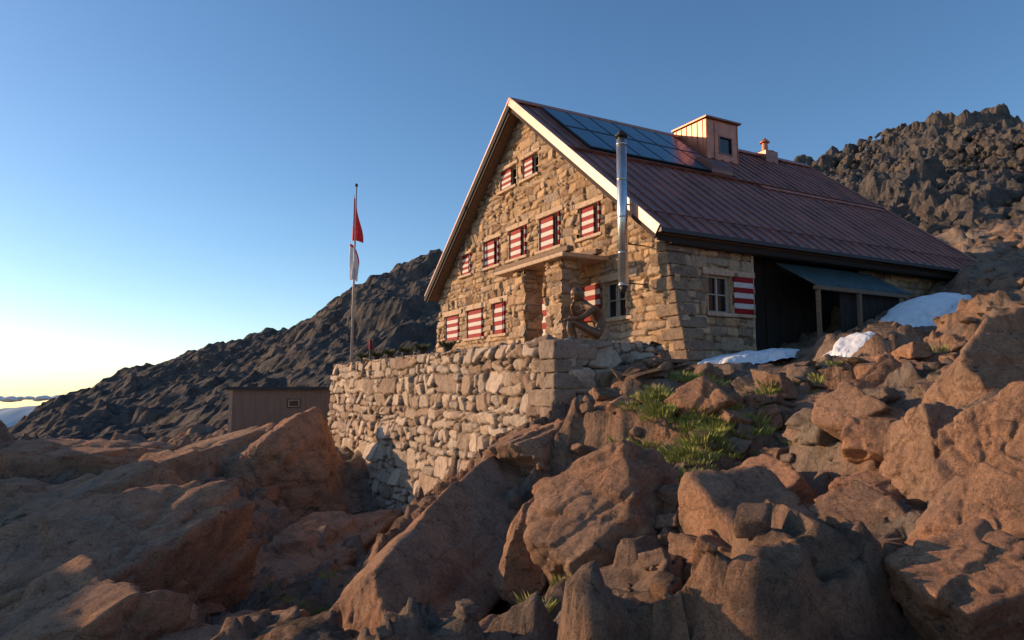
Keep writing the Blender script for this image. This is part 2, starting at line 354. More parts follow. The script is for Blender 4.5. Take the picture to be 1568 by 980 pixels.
for i,(c,sz,yw,pt,rl) in enumerate(BL):
    if i==0: V,F=rock(6,107,sz,c,rad(yw),rad(pt),rad(rl),.03,3,60,.06,.12)
    else: V,F=rock(6,100+i,sz,c,rad(yw),rad(pt),rad(rl))
    mk('boulder',V,F,M_boul,True)
r=np.random.default_rng(3);VV=[];FF=[];o=0
def addrock(V,F):
    global o
    VV.append(V);FF.append(F+o);o+=len(V)
def scatter(n,xr_,yr_,s0,s1,sub,flat=.6,sd=0,sink=.12):
    x=r.uniform(*xr_,n);y=r.uniform(*yr_,n);z=T(x,y)
    s,t=loc(x,y)
    for i in range(n):
        if (s[i]>-4.3 and t[i]>-.4 and s[i]<14.5 and t[i]<15): continue
        if s[i]>-4.6 and s[i]<-1 and t[i]>-1.7 and t[i]<15: continue
        if any((x[i]-a)**2+(y[i]-b_)**2<c*c for a,b_,c,_ in SNOW): continue
        a=s0*(s1/s0)**(r.random()**2.2)
        V,F=rock(sub,sd+i,(a*r.uniform(.8,1.5),a,a*r.uniform(.4,.9)*flat*1.4),(x[i],y[i],z[i]+a*sink),r.uniform(0,6.28),r.uniform(-.4,.4),r.uniform(-.4,.4),.05,5)
        addrock(V,F)
scatter(900,(-2,9),(4,16),.04,.16,3,.7,1000)
scatter(240,(.5,9),(5,14),.14,.4,4,.75,3000)
scatter(150,(-16,0),(9,34),.15,.6,4,.75,4000)
scatter(240,(9,24),(12,34),.15,.5,4,.75,5000)
scatter(180,(2.0,6.5),(11,15.0),.15,.34,4,.30,6000)
mk('loose_rocks',np.concatenate(VV),np.concatenate(FF),M_rock,True)
VV=[];FF=[];o=0
scatter(60,(1.6,8.5),(5.5,11.5),.26,.7,5,.85,8000,0.05)
scatter(40,(-14,-4),(10,24),.5,1.3,5,.7,8200,0)
mk('boulder_field',np.concatenate(VV),np.concatenate(FF),M_boul,True)
VV=[];FF=[];o=0
n=4200;x=r.uniform(18,75,n);y=r.uniform(40,90,n)
R_=np.interp(x,xr,zr);F_=np.interp(x,xf,zf);z=F_+(R_-F_)*(y-40)/50
for i in range(len(x)):
    a=.2*(5)**(r.random()**2.4)
    V,F=rock(2,7000+i%300,(a,a*.8,a*.9),(x[i],y[i],z[i]+.1),r.uniform(0,6.28),r.uniform(-.6,.6));addrock(V,F)
mk('scree',np.concatenate(VV),np.concatenate(FF),M_mtn,False)
# ------------------------------------------------------------------ masonry
def ashlar(u,v,seed,hmin=.2,hmax=.42,wmin=.28,wmax=.8,warp=1.0,q=.07,split=.42):
    rr=np.random.default_rng(seed)
    u0_,v0_=u,v
    u=u+warp*.05*fbm2(u0_*1.7,v0_*1.7,seed,3);v=v+warp*.045*fbm2(u0_*1.3+5,v0_*1.3,seed+9,3)
    u=u+.012*warp*fbm2(u0_*9,v0_*9,seed+20,2);v=v+.012*warp*fbm2(u0_*9,v0_*9,seed+22,2)
    re=np.r_[-9,-9+np.cumsum(rr.uniform(hmin,hmax,110))];ri=np.clip(np.searchsorted(re,v)-1,0,len(re)-2)
    L=np.zeros_like(u);Rr=np.ones_like(u);Bt=re[ri].copy();Tp=re[ri+1].copy();ci=np.zeros(u.shape,int)
    for k in np.unique(ri):
        m=ri==k;e=np.r_[-4,-4+np.cumsum(rr.uniform(wmin,wmax,130))-rr.random()*.5];e=np.sort(e)
        c=np.clip(np.searchsorted(e,u[m])-1,0,len(e)-2);ci[m]=c;L[m]=e[c];Rr[m]=e[c+1]
    h=hsh(ci,ri,seed);sub=np.zeros(u.shape,int)
    A=(h<split)&(Tp-Bt>.22);mid=Bt+(Tp-Bt)*(.34+.32*hsh(ci,ri,seed+1))+(u-L)*(hsh(ci,ri,seed+3)-.5)*.25*warp;up=A&(v>mid);dn=A&(v<=mid);Bt=np.where(up,mid,Bt);Tp=np.where(dn,mid,Tp);sub+=up*1
    A=(h<.3)&(Rr-L>.4);A2=A&up;mid=L+(Rr-L)*(.35+.3*hsh(ci,ri,seed+2));up2=A2&(u>mid);dn2=A2&(u<=mid);L=np.where(up2,mid,L);Rr=np.where(dn2,mid,Rr);sub+=up2*2
    du=np.minimum(u-L,Rr-u);dv=np.minimum(v-Bt,Tp-v)
    d=np.where((du<q)&(dv<q),q-np.sqrt((q-du)**2+(q-dv)**2),np.minimum(du,dv))
    r1=hsh(ci,ri,seed+5,sub);r2=hsh(ci,ri,seed+6,sub);r3=hsh(ci,ri,seed+7,sub);r4=hsh(ci,ri,seed+11,sub)
    return d,r1,r2,(u-(L+Rr)/2)*(r3-.5)+(v-(Bt+Tp)/2)*(r4-.5)*1.6
def masonry(name,pos,nrm,u0,u1,v0,v1,res,kind,mat,parent,seed,depth=.05,keep=None,joint=.03,**kw):
    us=np.arange(u0,u1+res*.5,res);vs=np.arange(v0,v1+res*.5,res);U,V,F=grid(us,vs)
    if kind=='r': kw=dict(hmin=.17,hmax=.58,wmin=.24,wmax=.95,warp=3.0,q=.10,split=.55)
    d,r1,r2,tl=ashlar(U,V,seed,**kw)
    g=np.clip(d/joint,0,1);g=np.sqrt(g)*.5+.5*g*g*(3-2*g)
    h=depth*g+depth*.9*(r2-.5)*g+tl*.5*g+.016*fbm2(U*7,V*7,seed,4)+.008*fbm2(U*20,V*20,seed+4,2)
    P=pos(U,V);N=np.array(nrm,float)
    if keep is not None:
        k=keep(U,V);kf=k[F].all(1);F=F[kf]
    Vt=P+N*(h-depth)[:,None]
    cc=np.ones((len(U),4),np.float32);cc[:,0]=r1;cc[:,1]=1-np.clip(d/(joint*.9),0,1);cc[:,2]=r2
    used,inv=np.unique(F,return_inverse=True);F=inv.reshape(F.shape)
    if len(F)==0: return
    p=Vt[used];a=p[F[:,1]]-p[F[:,0]];b=p[F[:,3]]-p[F[:,0]]
    if (np.cross(a,b)@N).mean()<0: F=F[:,::-1]
    me=mk(name,p,np.ascontiguousarray(F),mat,True,parent)
    at=me.data.attributes.new('scol','FLOAT_COLOR','POINT')
    if len(me.data.vertices)==len(used): at.data.foreach_set('color',cc[used].ravel())
    return me
house=empty('stone_mountain_hut',(P0[0],P0[1],0),AZ)
TC=6.98;TL=13.9;SLOPE=.792;ZR=9.62
def roofz(t): return ZR-SLOPE*np.abs(t-TC)
def tE(z): return -.7*np.clip((3.5-z)/2.8,0,1.2)
def tW(z): return TL+.7*np.clip((3.5-z)/2.8,0,1.2)
GW=[(7.45,8.65,6.95,7.66),(6.0,7.05,6.97,7.66),(10.9,11.9,4.42,5.2),(8.65,9.95,4.42,5.38),(6.75,8.0,4.42,5.42),(4.7,6.0,4.38,5.42),(2.65,3.72,4.36,5.24),
    (11.95,13.35,1.95,2.95),(9.85,11.35,1.95,3.0),(8.2,9.2,1.95,3.05),(1.62,2.6,1.93,2.92)]
def gkeep(U,V):
    k=(U>=tE(V)-.001)&(U<=tW(V)+.001)&(V<=roofz(U)-.2)
    for a,b,c,d in GW: k&=~((U>a)&(U<b)&(V>c)&(V<d))
    k&=~((U>5.55)&(U<6.3)&(V<2.9))
    return k
masonry('gable_wall',lambda U,V:np.stack([0*U,np.clip(U,tE(V),tW(V)),V],1),(-1,0,0),-.85,14.75,.0,9.5,.028,'a',M_gable,house,11,.07,gkeep,.025,hmin=.16,hmax=.40,wmin=.22,wmax=.7,warp=1.5,q=.05)
def wpos(U,V):
    w=1-np.clip((U-.85)/.15,0,1);return np.stack([U,tE(V)*w,V],1)
SWIN=(1.35,2.12,1.95,2.9)
masonry('side_wall',wpos,(0,-1,0),0,2.95,-.2,3.75,.028,'a',M_gable,house,12,.07,lambda U,V:~((U>SWIN[0])&(U<SWIN[1])&(V>SWIN[2])&(V<SWIN[3])),.025)
masonry('side_wall_rear',lambda U,V:np.stack([U,0*U+.25,V],1),(0,-1,0),7.6,14.0,.5,3.75,.06,'a',M_gable,house,13,.05)
masonry('end_wall',lambda U,V:np.stack([0*U+14.0,U,V],1),(1,0,0),.2,13.8,1,9.4,.08,'a',M_gable,house,14,.05,lambda U,V:V<=roofz(U)-.2)
b=B()
b.box((.3,TL-.3,0),(13.9,TL,3.8),0)
b.box((2.9,.02,0),(2.98,.7,3.75),0)
b.obj('back_wall',[M_lint],house)
b=B()
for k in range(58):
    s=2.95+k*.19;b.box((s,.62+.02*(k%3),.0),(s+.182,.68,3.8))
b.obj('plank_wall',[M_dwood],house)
rq=np.random.default_rng(5)
VV=[];FF=[];o=0
def hewn(c,sz,k,rough=.05,sub=5):
    D,F=ICO[sub];q8=D/((np.abs(D)**16).sum(1)**(1/16))[:,None];sz=np.array(sz)
    S_=q8*sz*(1+rough*fbm3(q8*sz*5+k*7,70+k,5))[:,None]+.010*fbm3(q8*sz*16+k,90+k,3)[:,None]*q8
    return S_+np.array(c),F
z=.35;k=0
while z<3.45:
    h=rq.uniform(.24,.36);zm=z+h/2;e1=float(tE(zm))
    ls=(.62 if k%2 else .9)+rq.uniform(-.06,.06);lt=(.75 if k%2 else .42)+rq.uniform(-.08,.08);j=rq.uniform(-.02,.02)
    V,F=hewn((-.06+ls/2+j,e1-.035+lt/2,zm),(ls/2,lt/2,h/2-.008),k,.04);V[:,1]+=-.25*(zm-V[:,2]) ;addrock(V,F);z+=h;k+=1
mk('corner_quoins',np.concatenate(VV),np.concatenate(FF),rockmat('quoin_granite',(.50,.34,.22),(.40,.30,.23),(.30,.21,.155),1.5,.5,.2),True,house)
# roof
sl=math.atan(SLOPE);cs,sn=math.cos(sl),math.sin(sl)
R1=Matrix.Rotation(sl,3,'X');R2=Matrix.Rotation(-sl,3,'X')
S0,S1=-.5,14.15
b=B()
def slab(t0,t1,top,th,m,s0=S0,s1=S1):
    z0=ZR-SLOPE*abs(t0-TC)+top;z1=ZR-SLOPE*abs(t1-TC)+top
    b.add([(s0,t0,z0-th),(s1,t0,z0-th),(s1,t1,z1-th),(s0,t1,z1-th),(s0,t0,z0),(s1,t0,z0),(s1,t1,z1),(s0,t1,z1)],[(0,3,2,1),(4,5,6,7),(0,1,5,4),(1,2,6,5),(2,3,7,6),(3,0,4,7)],m)
slab(-.30,TC,0,.07,0);slab(TC,14.25,0,.07,0)
slab(-.24,TC,-.073,.13,1,S0+.05,S1-.05);slab(TC,14.19,-.073,.13,1,S0+.05,S1-.05)
L=(TC+.3)/cs
def onroof(s,t,off=0): return (s,t-sn*off,ZR-SLOPE*abs(t-TC)+cs*off)
ns=33
for i in range(ns+1):
    s=S0+.06+i*(S1-S0-.12)/ns
    b.obox(onroof(s,(TC-.3)/2,.02),(.028,L-.02,.045),R1,0)
    c=(s,(TC+14.25)/2+sn*.02,ZR-SLOPE*abs((TC+14.25)/2-TC)+cs*.02);b.obox(c,(.028,(14.25-TC)/cs,.045),R2,0)
b.obox(onroof((S0+S1)/2,3.62,.05),(S1-S0-.1,.05,.09),R1,2)
b.obox(onroof(10.6,3.5,.035),(6.6,.22,.03),R1,3)
b.obox(onroof((S0+S1)/2,.35,.06),(S1-S0-.3,.03,.03),R1,2)
b.obox((6.8,TC-.1,ZR+.0),(S1-S0+.02,.3,.04),R1,3);b.obox((6.8,TC+.1,ZR+.0),(S1-S0+.02,.3,.04),R2,3)
b.obj('roof',[M_roof,M_wood,M_copd,M_cop],house,.004)
b=B()
ta,tb=-.32,TC;tm=(ta+tb)/2;ln=abs(tb-ta)/cs;zm=ZR-SLOPE*abs(tm-TC)
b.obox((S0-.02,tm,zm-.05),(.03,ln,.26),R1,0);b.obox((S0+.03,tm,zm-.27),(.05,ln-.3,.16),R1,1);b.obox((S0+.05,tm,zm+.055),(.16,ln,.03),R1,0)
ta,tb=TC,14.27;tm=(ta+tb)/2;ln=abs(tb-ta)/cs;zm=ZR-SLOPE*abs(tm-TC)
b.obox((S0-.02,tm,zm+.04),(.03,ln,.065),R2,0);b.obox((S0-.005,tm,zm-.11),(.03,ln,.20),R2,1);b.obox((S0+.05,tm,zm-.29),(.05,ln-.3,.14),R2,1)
for (a_,b__,Rm) in ((-.32,TC,R1),(TC,14.27,R2)):
    tm=(a_+b__)/2;b.obox((S1+.02,tm,ZR-SLOPE*abs(tm-TC)-.06),(.03,abs(b__-a_)/cs,.24),Rm,0)
b.obj('verge_boards',[M_verge,M_dwood,M_copd],house,.006)
b=B();ze=ZR-SLOPE*(TC+.3)
b.box((S0,-.42,ze-.14),(S1,-.30,ze-.03),0);b.box((S0+.05,-.22,ze-.30),(S1-.05,-.17,ze-.12),1)
b.box((S0,14.25,ze-.14),(S1,14.37,ze-.03),0);b.box((.0,-.2,ze-.33),(S1-.1,.1,ze-.28),1)
b.obj('gutter',[M_dark,M_dwood],house,.01)
b=B();ncol=6
for i in range(ncol):
    for j in range(2):
        s0=.45+i*.95;t0=3.78+j*1.42;tm=t0+.69
        b.obox(onroof(s0+.46,tm,.10),(.95,1.40/cs,.05),R1,0);b.obox(onroof(s0+.46,tm,.118),(.85,1.29/cs,.03),R1,1)
b.obj('solar_panels',[M_frame,M_solar],house,.004)
b=B();c0=Vector(onroof(5.7,4.15,.02))
n=10
pr=[];
for i in range(n+1):
    a=math.pi*i/n;pr.append((math.cos(a)*.55,math.sin(a)*.32))
vs=[];
for s in (0,.95):
    for (y,z) in pr: vs.append(c0+Vector((s-.45,0,0))+R1@Vector((0,y,z)))
m=n+1;fs=[(i,i+1,m+i+1,m+i) for i in range(n)]+[tuple(range(m)),tuple(range(m,2*m))[::-1]];b.add(vs,fs,0)
b.obj('roof_hatch',[M_copd],house)
# dormer
b=B();d0,d1,e0,e1=6.75,8.35,5.42,7.1;zt=9.86
b.box((d0,e0,8.0),(d1,e0+.05,8.62),0);b.box((d0,e0,9.3),(d1,e0+.05,zt),0);b.box((d0,e0,8.62),(d0+.62,e0+.05,9.3),0);b.box((d1-.3,e0,8.62),(d1,e0+.05,9.3),0)
b.box((d0,e0+.052,8.0),(d0+.05,e1,zt),0);b.box((d1-.05,e0+.052,8.0),(d1,e1,zt),0);b.box((d0+.052,e1-.05,8.8),(d1-.052,e1-.003,zt),0)
b.box((d0+.6,e0+.06,8.55),(d1-.28,e0+.1,9.35),2)
for zz in (8.62,9.26): b.box((d0+.62,e0-.015,zz),(d1-.3,e0+.045,zz+.05),1)
for ss in (d0+.62,d1-.35): b.box((ss,e0-.018,8.62),(ss+.05,e0+.04,9.31),1)
b.box((d0-.09,e0-.12,zt+.003),(d1+.09,e1+.06,zt+.07),1)
for i in range(6):
    tt=e0+.15+i*.28;b.box((d0-.025,tt,8.2),(d0,tt+.02,zt),0)
for i in range(5):
    ss=d0+.02+i*.385
    if not(d0+.6<ss<d1-.35): b.box((ss,e0-.025,8.1),(ss+.02,e0,zt),0)
b.obj('dormer',[M_cop,M_copd,M_glass,M_roof],house,.006)
b=B();rv=(11.4,TC-.15)
b.box((rv[0]-.35,rv[1]-.35,9.2),(rv[0]+.35,rv[1]+.3,9.72),0);b.tube((*rv,9.7),(*rv,10.15),.14,.11,16,1);b.tube((*rv,10.15),(*rv,10.2),.2,.2,16,1);b.tube((*rv,10.2),(*rv,10.36),.17,.03,16,1);b.tube((*rv,9.72),(*rv,9.8),.4,.16,16,0)
b.obj('ridge_vent',[M_roof,M_cop],house,.01)
b=B();fp=(-.74,.74)
b.tube((*fp,2.55),(*fp,6.25),.125,.125,28,0)
for z in (2.55,3.35,4.25,5.2,6.1): b.tube((*fp,z),(*fp,z+.05),.133,.133,28,0)
b.tube((*fp,6.25),(*fp,6.32),.09,.09,16,1);b.tube((*fp,6.32),(*fp,6.36),.16,.16,24,1);b.tube((*fp,6.36),(*fp,6.5),.14,.02,24,1)
b.tube((*fp,2.4),(*fp,2.55),.06,.12,20,1)
for z in (2.62,3.6,4.6): b.box((-.62,.73,z),(-.02,.75,z+.03),1)
b.obj('flue_pipe',[M_steel,M_dark],house,0,True)
# windows
fb=B();lb=B();gb=B();sb=B();rb=B()
def mp(fr,u,n,z): return (-n,u,z) if fr=='g' else (u,-n,z)
def bx(bb,fr,u0,u1,n0,n1,z0,z1,m=0): bb.box(mp(fr,u0,n0,z0),mp(fr,u1,n1,z1),m)
def shutter(fr,u0,u1,z0,z1,n=.03,bands=7):
    h=(z1-z0)/bands
    for i in range(bands): bx(sb,fr,u0,u1,n,n+.035,z0+i*h,z0+(i+1)*h-.001,i%2)
def leaf(fr,u,z0,z1,wd,n=.0,bands=7):
    h=(z1-z0)/bands
    for i in range(bands): bx(sb,fr,u,u+.035,n,n+wd,z0+i*h,z0+(i+1)*h-.001,i%2)
def window(fr,a,b_,c,d,dep=.26,lint=.16,ext=.12,sh=None,lf=None):
    bx(rb,fr,a-.04,a,-dep,-.012,c-.04,d+.04);bx(rb,fr,b_,b_+.04,-dep,-.012,c-.04,d+.04);bx(rb,fr,a,b_,-dep,-.012,c-.04,c);bx(rb,fr,a,b_,-dep,-.012,d,d+.04)
    bx(lb,fr,a-ext,b_+ext,-.1,.035,d+.002,d+lint);bx(lb,fr,a-ext*.7,b_+ext*.7,-.1,.085,c-.10,c-.002)
    g=dep-.05
    bx(gb,fr,a,b_,-dep+.01,-g-.01,c,d)
    f=.055
    for (p,q,r_,s_) in ((a,a+f,c,d),(b_-f,b_,c,d),((a+b_)/2-.03,(a+b_)/2+.03,c+f,d-f)): bx(fb,fr,p,q,-g,-g+.05,r_,s_)
    bx(fb,fr,a+f,b_-f,-g,-g+.048,c,c+f);bx(fb,fr,a+f,b_-f,-g,-g+.048,d-f,d)
    bx(fb,fr,a+f,b_-f,-g,-g+.03,(c+d)/2-.015,(c+d)/2+.015)
    if sh: shutter(fr,sh[0],sh[1],c+.01,d-.02,-.10)
    if lf: leaf(fr,lf,c+.01,d-.02,.16,-.10)
for (a,b_,c,d) in GW[:2]: window('g',a,b_,c,d,.26,.13,.12,(a+.5,b_-.02))
for (a,b_,c,d) in GW[2:7]: window('g',a,b_,c,d,.30,.16,.15,(a+.46*(b_-a)/1.1,b_-.02),a+.03)
for (a,b_,c,d) in GW[7:10]: window('g',a,b_,c,d,.30,.2,.2,(a+.36,b_-.02),a+.03)
a,b_,c,d=GW[10];window('g',a,b_,c,d,.26,.2,.5);shutter('g',b_+.08,b_+1.15,c,d,.03)
a,b_,c,d=SWIN;window('s',a,b_,c,d,.22,.18,.2);bx(lb,'s',b_+.21,b_+.85,-.1,.036,d+.01,d+.16);bx(lb,'s',b_+.15,b_+.8,-.1,.075,c-.09,c-.002)
shutter('s',b_+.06,b_+.74,c,d,.03)
shutter('g',5.6,6.25,.7,2.9,-.1,11)
bx(rb,'g',5.5,6.35,-.3,-.2,.5,2.95)
sb.obj('shutters',[M_red,M_white],house,.004);lb.obj('lintels_and_sills',[M_lint],house,.02)
fb.obj('window_frames',[simple('frame_paint',(.45,.38,.33),.5)],house,.004);gb.obj('window_panes',[M_glass],house);rb.obj('window_reveals',[M_lint],house)
# porch
porch=[(4.6,5.3),(2.66,3.49)]
for i,(a,c) in enumerate(porch):
    masonry('porch_pillar_front',lambda U,V:np.stack([0*U-1.3,U,V],1),(-1,0,0),a,c,.4,3.5,.03,'a',M_gable,house,20+i,.06)
    masonry('porch_pillar_side',lambda U,V,a=a:np.stack([U,0*U+a,V],1),(0,-1,0),-1.3,-.7,.4,3.5,.03,'a',M_gable,house,30+i,.06)
    b=B();b.box((-1.25,a+.05,.4),(-.7,c,3.49));b.obj('porch_pillar_core',[M_lint],house)
b=B();b.box((-1.5,2.3,3.5),(.02,6.2,3.62),0);b.box((-1.42,2.2,3.63),(-1.2,6.3,3.78),1);b.box((-.5,2.2,3.63),(-.3,6.3,3.78),1)
b.obj('porch_roof',[M_lint,M_wood],house,.03)
# lean-to
b=B()
rl=math.atan2(3.4-2.66,1.25);RL=Matrix.Rotation(rl,3,'X')
b.obox((5.85,-.56,3.03),(3.9,1.45,.03),RL,0)
for i in range(27): b.obox((3.92+i*.148,-.565,3.055),(.05,1.45,.035),RL,0)
for s in (3.97,5.6,7.65): b.box((s,-1.16,.3),(s+.09,-1.07,2.66),1)
b.box((3.9,-1.18,2.56),(7.8,-1.06,2.66),1)
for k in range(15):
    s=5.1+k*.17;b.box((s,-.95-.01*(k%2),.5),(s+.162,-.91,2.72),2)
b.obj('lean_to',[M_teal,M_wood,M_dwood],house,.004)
# ------------------------------------------------------------------ terrace
ter=empty('terrace_wall',(P0[0],P0[1],0),AZ)
ST=-4.0
def topz(U): return .05*fbm2(U*1.1,0*U,5,3)
masonry('front_face',lambda U,V:np.stack([0*U+ST-.06*(1-V),U,V+topz(U)*np.clip((V-.5)/.5,0,1)],1),(-1,0,0),-1.3,15.3,-5.8,1.0,.034,'r',M_terr,ter,41,.11,None,.03)
masonry('side_face',lambda U,V:np.stack([U,0*U-1.3-.05*(1-V),V],1),(0,-1,0),ST-.05,-1.3,-1.6,1.0,.034,'r',M_terr,ter,42,.10,None,.03)
masonry('end_face',lambda U,V:np.stack([U,0*U+15.3,V],1),(0,1,0),ST,-.0,-4,1.0,.06,'r',M_terr,ter,43,.09,None,.03)
masonry('coping',lambda U,V:np.stack([V,U,0*U+1.0+topz(U)],1),(0,0,1),-1.3,15.3,ST-.0,ST+.55,.04,'r',M_terr,ter,44,.07,None,.03)
masonry('coping_side',lambda U,V:np.stack([U,V,0*U+.99],1),(0,0,1),ST+.5,-1.3,-1.3,-.7,.035,'r',M_terr,ter,45,.07,None,.03)
b=B();b.box((ST+.12,-1.15,-5),(ST+.5,15.2,.9));b.box((ST+.5,-1.15,-3),(-1.35,-.75,.89));b.box((ST+.5,-.75,-1),(-.06,15.2,.58));b.obj('core',[M_paving],ter)
VV=[];FF=[];o=0;rt_=np.random.default_rng(9)
t=-.9
while t<15:
    w_=rt_.uniform(.12,.3);V,F=rock(4,int(900+t*10),(rt_.uniform(.2,.3),w_*1.25,rt_.uniform(.06,.13)),(ST+.2+rt_.uniform(-.02,.06),t,.955),rt_.uniform(-.15,.15),0,0,.03,6);addrock(V,F);t+=w_*2.1
M_cap=rockmat('coping_granite',(.62,.44,.31),(.52,.40,.31),(.38,.28,.20),1.5,.5,.2)
mk('coping_stones',np.concatenate(VV),np.concatenate(FF),M_cap,True,ter)
VV=[];FF=[];o=0;z=1.0;k=0
while z>-.9:
    h=rq.uniform(.26,.42);ls=(.5 if k%2 else .95)+rq.uniform(-.1,.1);lt=(.95 if k%2 else .55)+rq.uniform(-.1,.1);j=rq.uniform(-.02,.02)
    V,F=hewn((ST-.08+j-.05*(1-z)+(ls+.09)/2,-1.36+j-.05*(1-z)+(lt+.06)/2,z-h/2),((ls+.09)/2,(lt+.06)/2,h/2-.004),k+30,.06);addrock(V,F);z-=h;k+=1
mk('corner_blocks',np.concatenate(VV),np.concatenate(FF),M_cap,True,ter)
# ------------------------------------------------------------------ shed
sh=empty('utility_shed',(-8.55,33.6,0),rad(14))
b=B();b.box((-4.4,0,-4),(0,3,.02),0)
for k in range(8): b.box((-4.4+k*.55,-.012,-4),(-4.4+k*.55+.54,0,.0),0)
b.box((-4.55,-.2,.03),(.1,3.2,.17),1);b.box((-4.43,-.05,-4),(-4.28,.02,.02),2)
b.box((-1.85,-.05,-.75),(-1.35,-.022,-.42),2);b.box((-1.8,-.06,-.71),(-1.4,-.04,-.46),3)
b.box((-1.9,-.045,-.79),(-1.3,-.021,-.38),1)
b.obj('shed_body',[M_shed,M_dark,M_lint,M_glass],sh,.006)
# ------------------------------------------------------------------ flagpole
fl=empty('flagpole',(-6.09,27.0,0))
b=B();b.tube((0,0,.5),(.06,0,7.9),.055,.03,16,0);b.tube((.06,0,7.88),(.06,0,7.98),.06,.05,12,1);b.tube((0,0,.5),(0,0,.75),.12,.1,12,1);b.obj('pole',[simple('pole_paint',(.5,.48,.46),.5),M_dark],fl,0,True)
def cloth(name,z1,z0,w0,w1,cols,seed,x0=.03):
    nx_,nz=26,60;V=[];F_=[];Mi=[]
    for j in range(nz+1):
        f=j/nz
        for i in range(nx_+1):
            a=i/nx_;w=w0+(w1-w0)*(f**.7);amp=.07*(.5+f)
            x=x0+w*(a+.08*math.sin(a*9+f*4+seed))*(1-.15*math.sin(f*5+seed));y=amp*math.sin(a*11+f*2.5+seed)*a**.3
            z=z1+(z0-z1)*f-.45*a*(1-f)*.6-.28*(a-.35)**2*f
            V.append((x,y,z))
    for j in range(nz):
        for i in range(nx_):
            k=j*(nx_+1)+i;F_.append((k,k+1,k+nx_+2,k+nx_+1));Mi.append(cols(i/nx_,j/nz))
    return mk(name,V,F_,[M_flagr,M_flagw],True,fl,Mi)
cloth('national_flag',7.55,5.75,.14,.38,lambda a,f:1 if (.40<a<.55 and .75<f<.9) else 0,1,-.06)
cloth('cantonal_flag',5.7,4.25,.26,.42,lambda a,f:0 if (f<.08 or (a>.88 and f<.5)) else 1,3,-.18)
fl.rotation_euler=(0,0,rad(-25))
# ------------------------------------------------------------------ statue
st=empty('seated_statue',(1.46,14.58,.99),rad(186));st.scale=(1.22,1.22,1.18)
def skin(name,joints,edges,mat,parent,sub=2):
    bm=bmesh.new();ly=bm.verts.layers.skin.verify();vs=[]
    for i,(p,r_) in enumerate(joints):
        v=bm.verts.new(p);v[ly].radius=(r_,r_);v[ly].use_root=(i==0);vs.append(v)
    for a,c in edges: bm.edges.new((vs[a],vs[c]))
    me=bpy.data.meshes.new(name);bm.to_mesh(me);bm.free();me.materials.append(mat)
    ob=bpy.data.objects.new(name,me);scene.collection.objects.link(ob);ob.parent=parent
    m=ob.modifiers.new('skin','SKIN');m.use_smooth_shade=True;s=ob.modifiers.new('sub','SUBSURF');s.levels=sub;s.render_levels=sub
    return ob
J=[((-.30,0,.13),.13),((-.31,0,.28),.115),((-.26,0,.43),.125),((-.16,0,.57),.13),((-.04,0,.67),.065),((.02,0,.74),.052),
((-.22,-.11,.12),.095),((.20,-.14,.46),.068),((.17,-.14,.28),.058),((.10,-.14,.07),.04),((.26,-.16,.03),.036),
((-.22,.11,.12),.095),((.24,.17,.36),.064),((.27,.16,.2),.054),((.23,.16,.06),.038),((.41,.18,.03),.034),
((-.15,-.18,.58),.062),((.12,-.17,.50),.048),((.17,-.10,.63),.034),((.15,-.04,.68),.028),
((-.15,.18,.57),.062),((.06,.23,.40),.048),((.28,.19,.38),.034),((.36,.17,.36),.028)]
E=[(0,1),(1,2),(2,3),(3,4),(4,5),(0,6),(6,7),(7,8),(8,9),(9,10),(0,11),(11,12),(12,13),(13,14),(14,15),(3,16),(16,17),(17,18),(18,19),(3,20),(20,21),(21,22),(22,23)]
skin('body',J,E,M_bronze,st)
D,F=ICO[4];P=D*np.array([.104,.086,.126])
fx,fy,fz=D[:,0],D[:,1],D[:,2]
P[:,0]+=.030*np.exp(-((fy/.16)**2+((fz+.10)/.22)**2))*(fx>0)
P[:,0]-=.018*np.exp(-(((np.abs(fy)-.36)/.16)**2+((fz-.12)/.13)**2))*(fx>0)
P[:,0]+=.010*np.exp(-((fy/.25)**2+((fz+.48)/.10)**2))*(fx>0)
P[:,0]+=.012*np.exp(-((fy/.3)**2+((fz+.82)/.15)**2))*(fx>0)
P[:,1]+=np.sign(fy)*.018*np.exp(-(((fx)/.18)**2+((fz)/.25)**2))*(np.abs(fy)>.7)
hair=np.clip((fz+.15-.5*fx)*3,0,1);P*=(1+.10*hair*(1+.5*fbm3(D*7,5,2)))[:,None]
Rh=np.array(Matrix.Rotation(rad(26),3,'Y'));P=P@Rh.T+np.array([.09,0,.83]);mk('head',P,F,M_bronze,True,st)
def hand(name,w,d,up,parent):
    w=Vector(w);d=Vector(d).normalized();sd=d.cross(Vector(up)).normalized();n=sd.cross(d)
    J=[(w,.022),(w+d*.045,.03),(w+d*.085,.026)];E=[(0,1),(1,2)]
    for k,(off,ln) in enumerate(((-.03,.066),(-.01,.076),(.01,.070),(.03,.056))):
        p=w+d*.085+sd*off;i=len(J);J+=[(p,.010),(p+d*ln*.5-n*.012,.009),(p+d*ln*.8-n*.04,.008)];E+=[(2,i),(i,i+1),(i+1,i+2)]
    p=w+d*.03-sd*.035;i=len(J);J+=[(p,.012),(p+d*.035-sd*.022-n*.012,.010),(p+d*.06-sd*.02-n*.03,.009)];E+=[(1,i),(i,i+1),(i+1,i+2)]
    skin(name,J,E,M_bronze,parent,1)
hand('hand_r',(.15,-.05,.67),(-.1,.35,.6),(1,0,0),st);hand('hand_l',(.36,.17,.36),(.9,0,-.4),(0,0,1),st)
V,F=rock(4,77,(.6,.36,.12),(0,0,-.05),0,0,0,.04);mk('plinth_stone',V,F,M_cap,True,st)
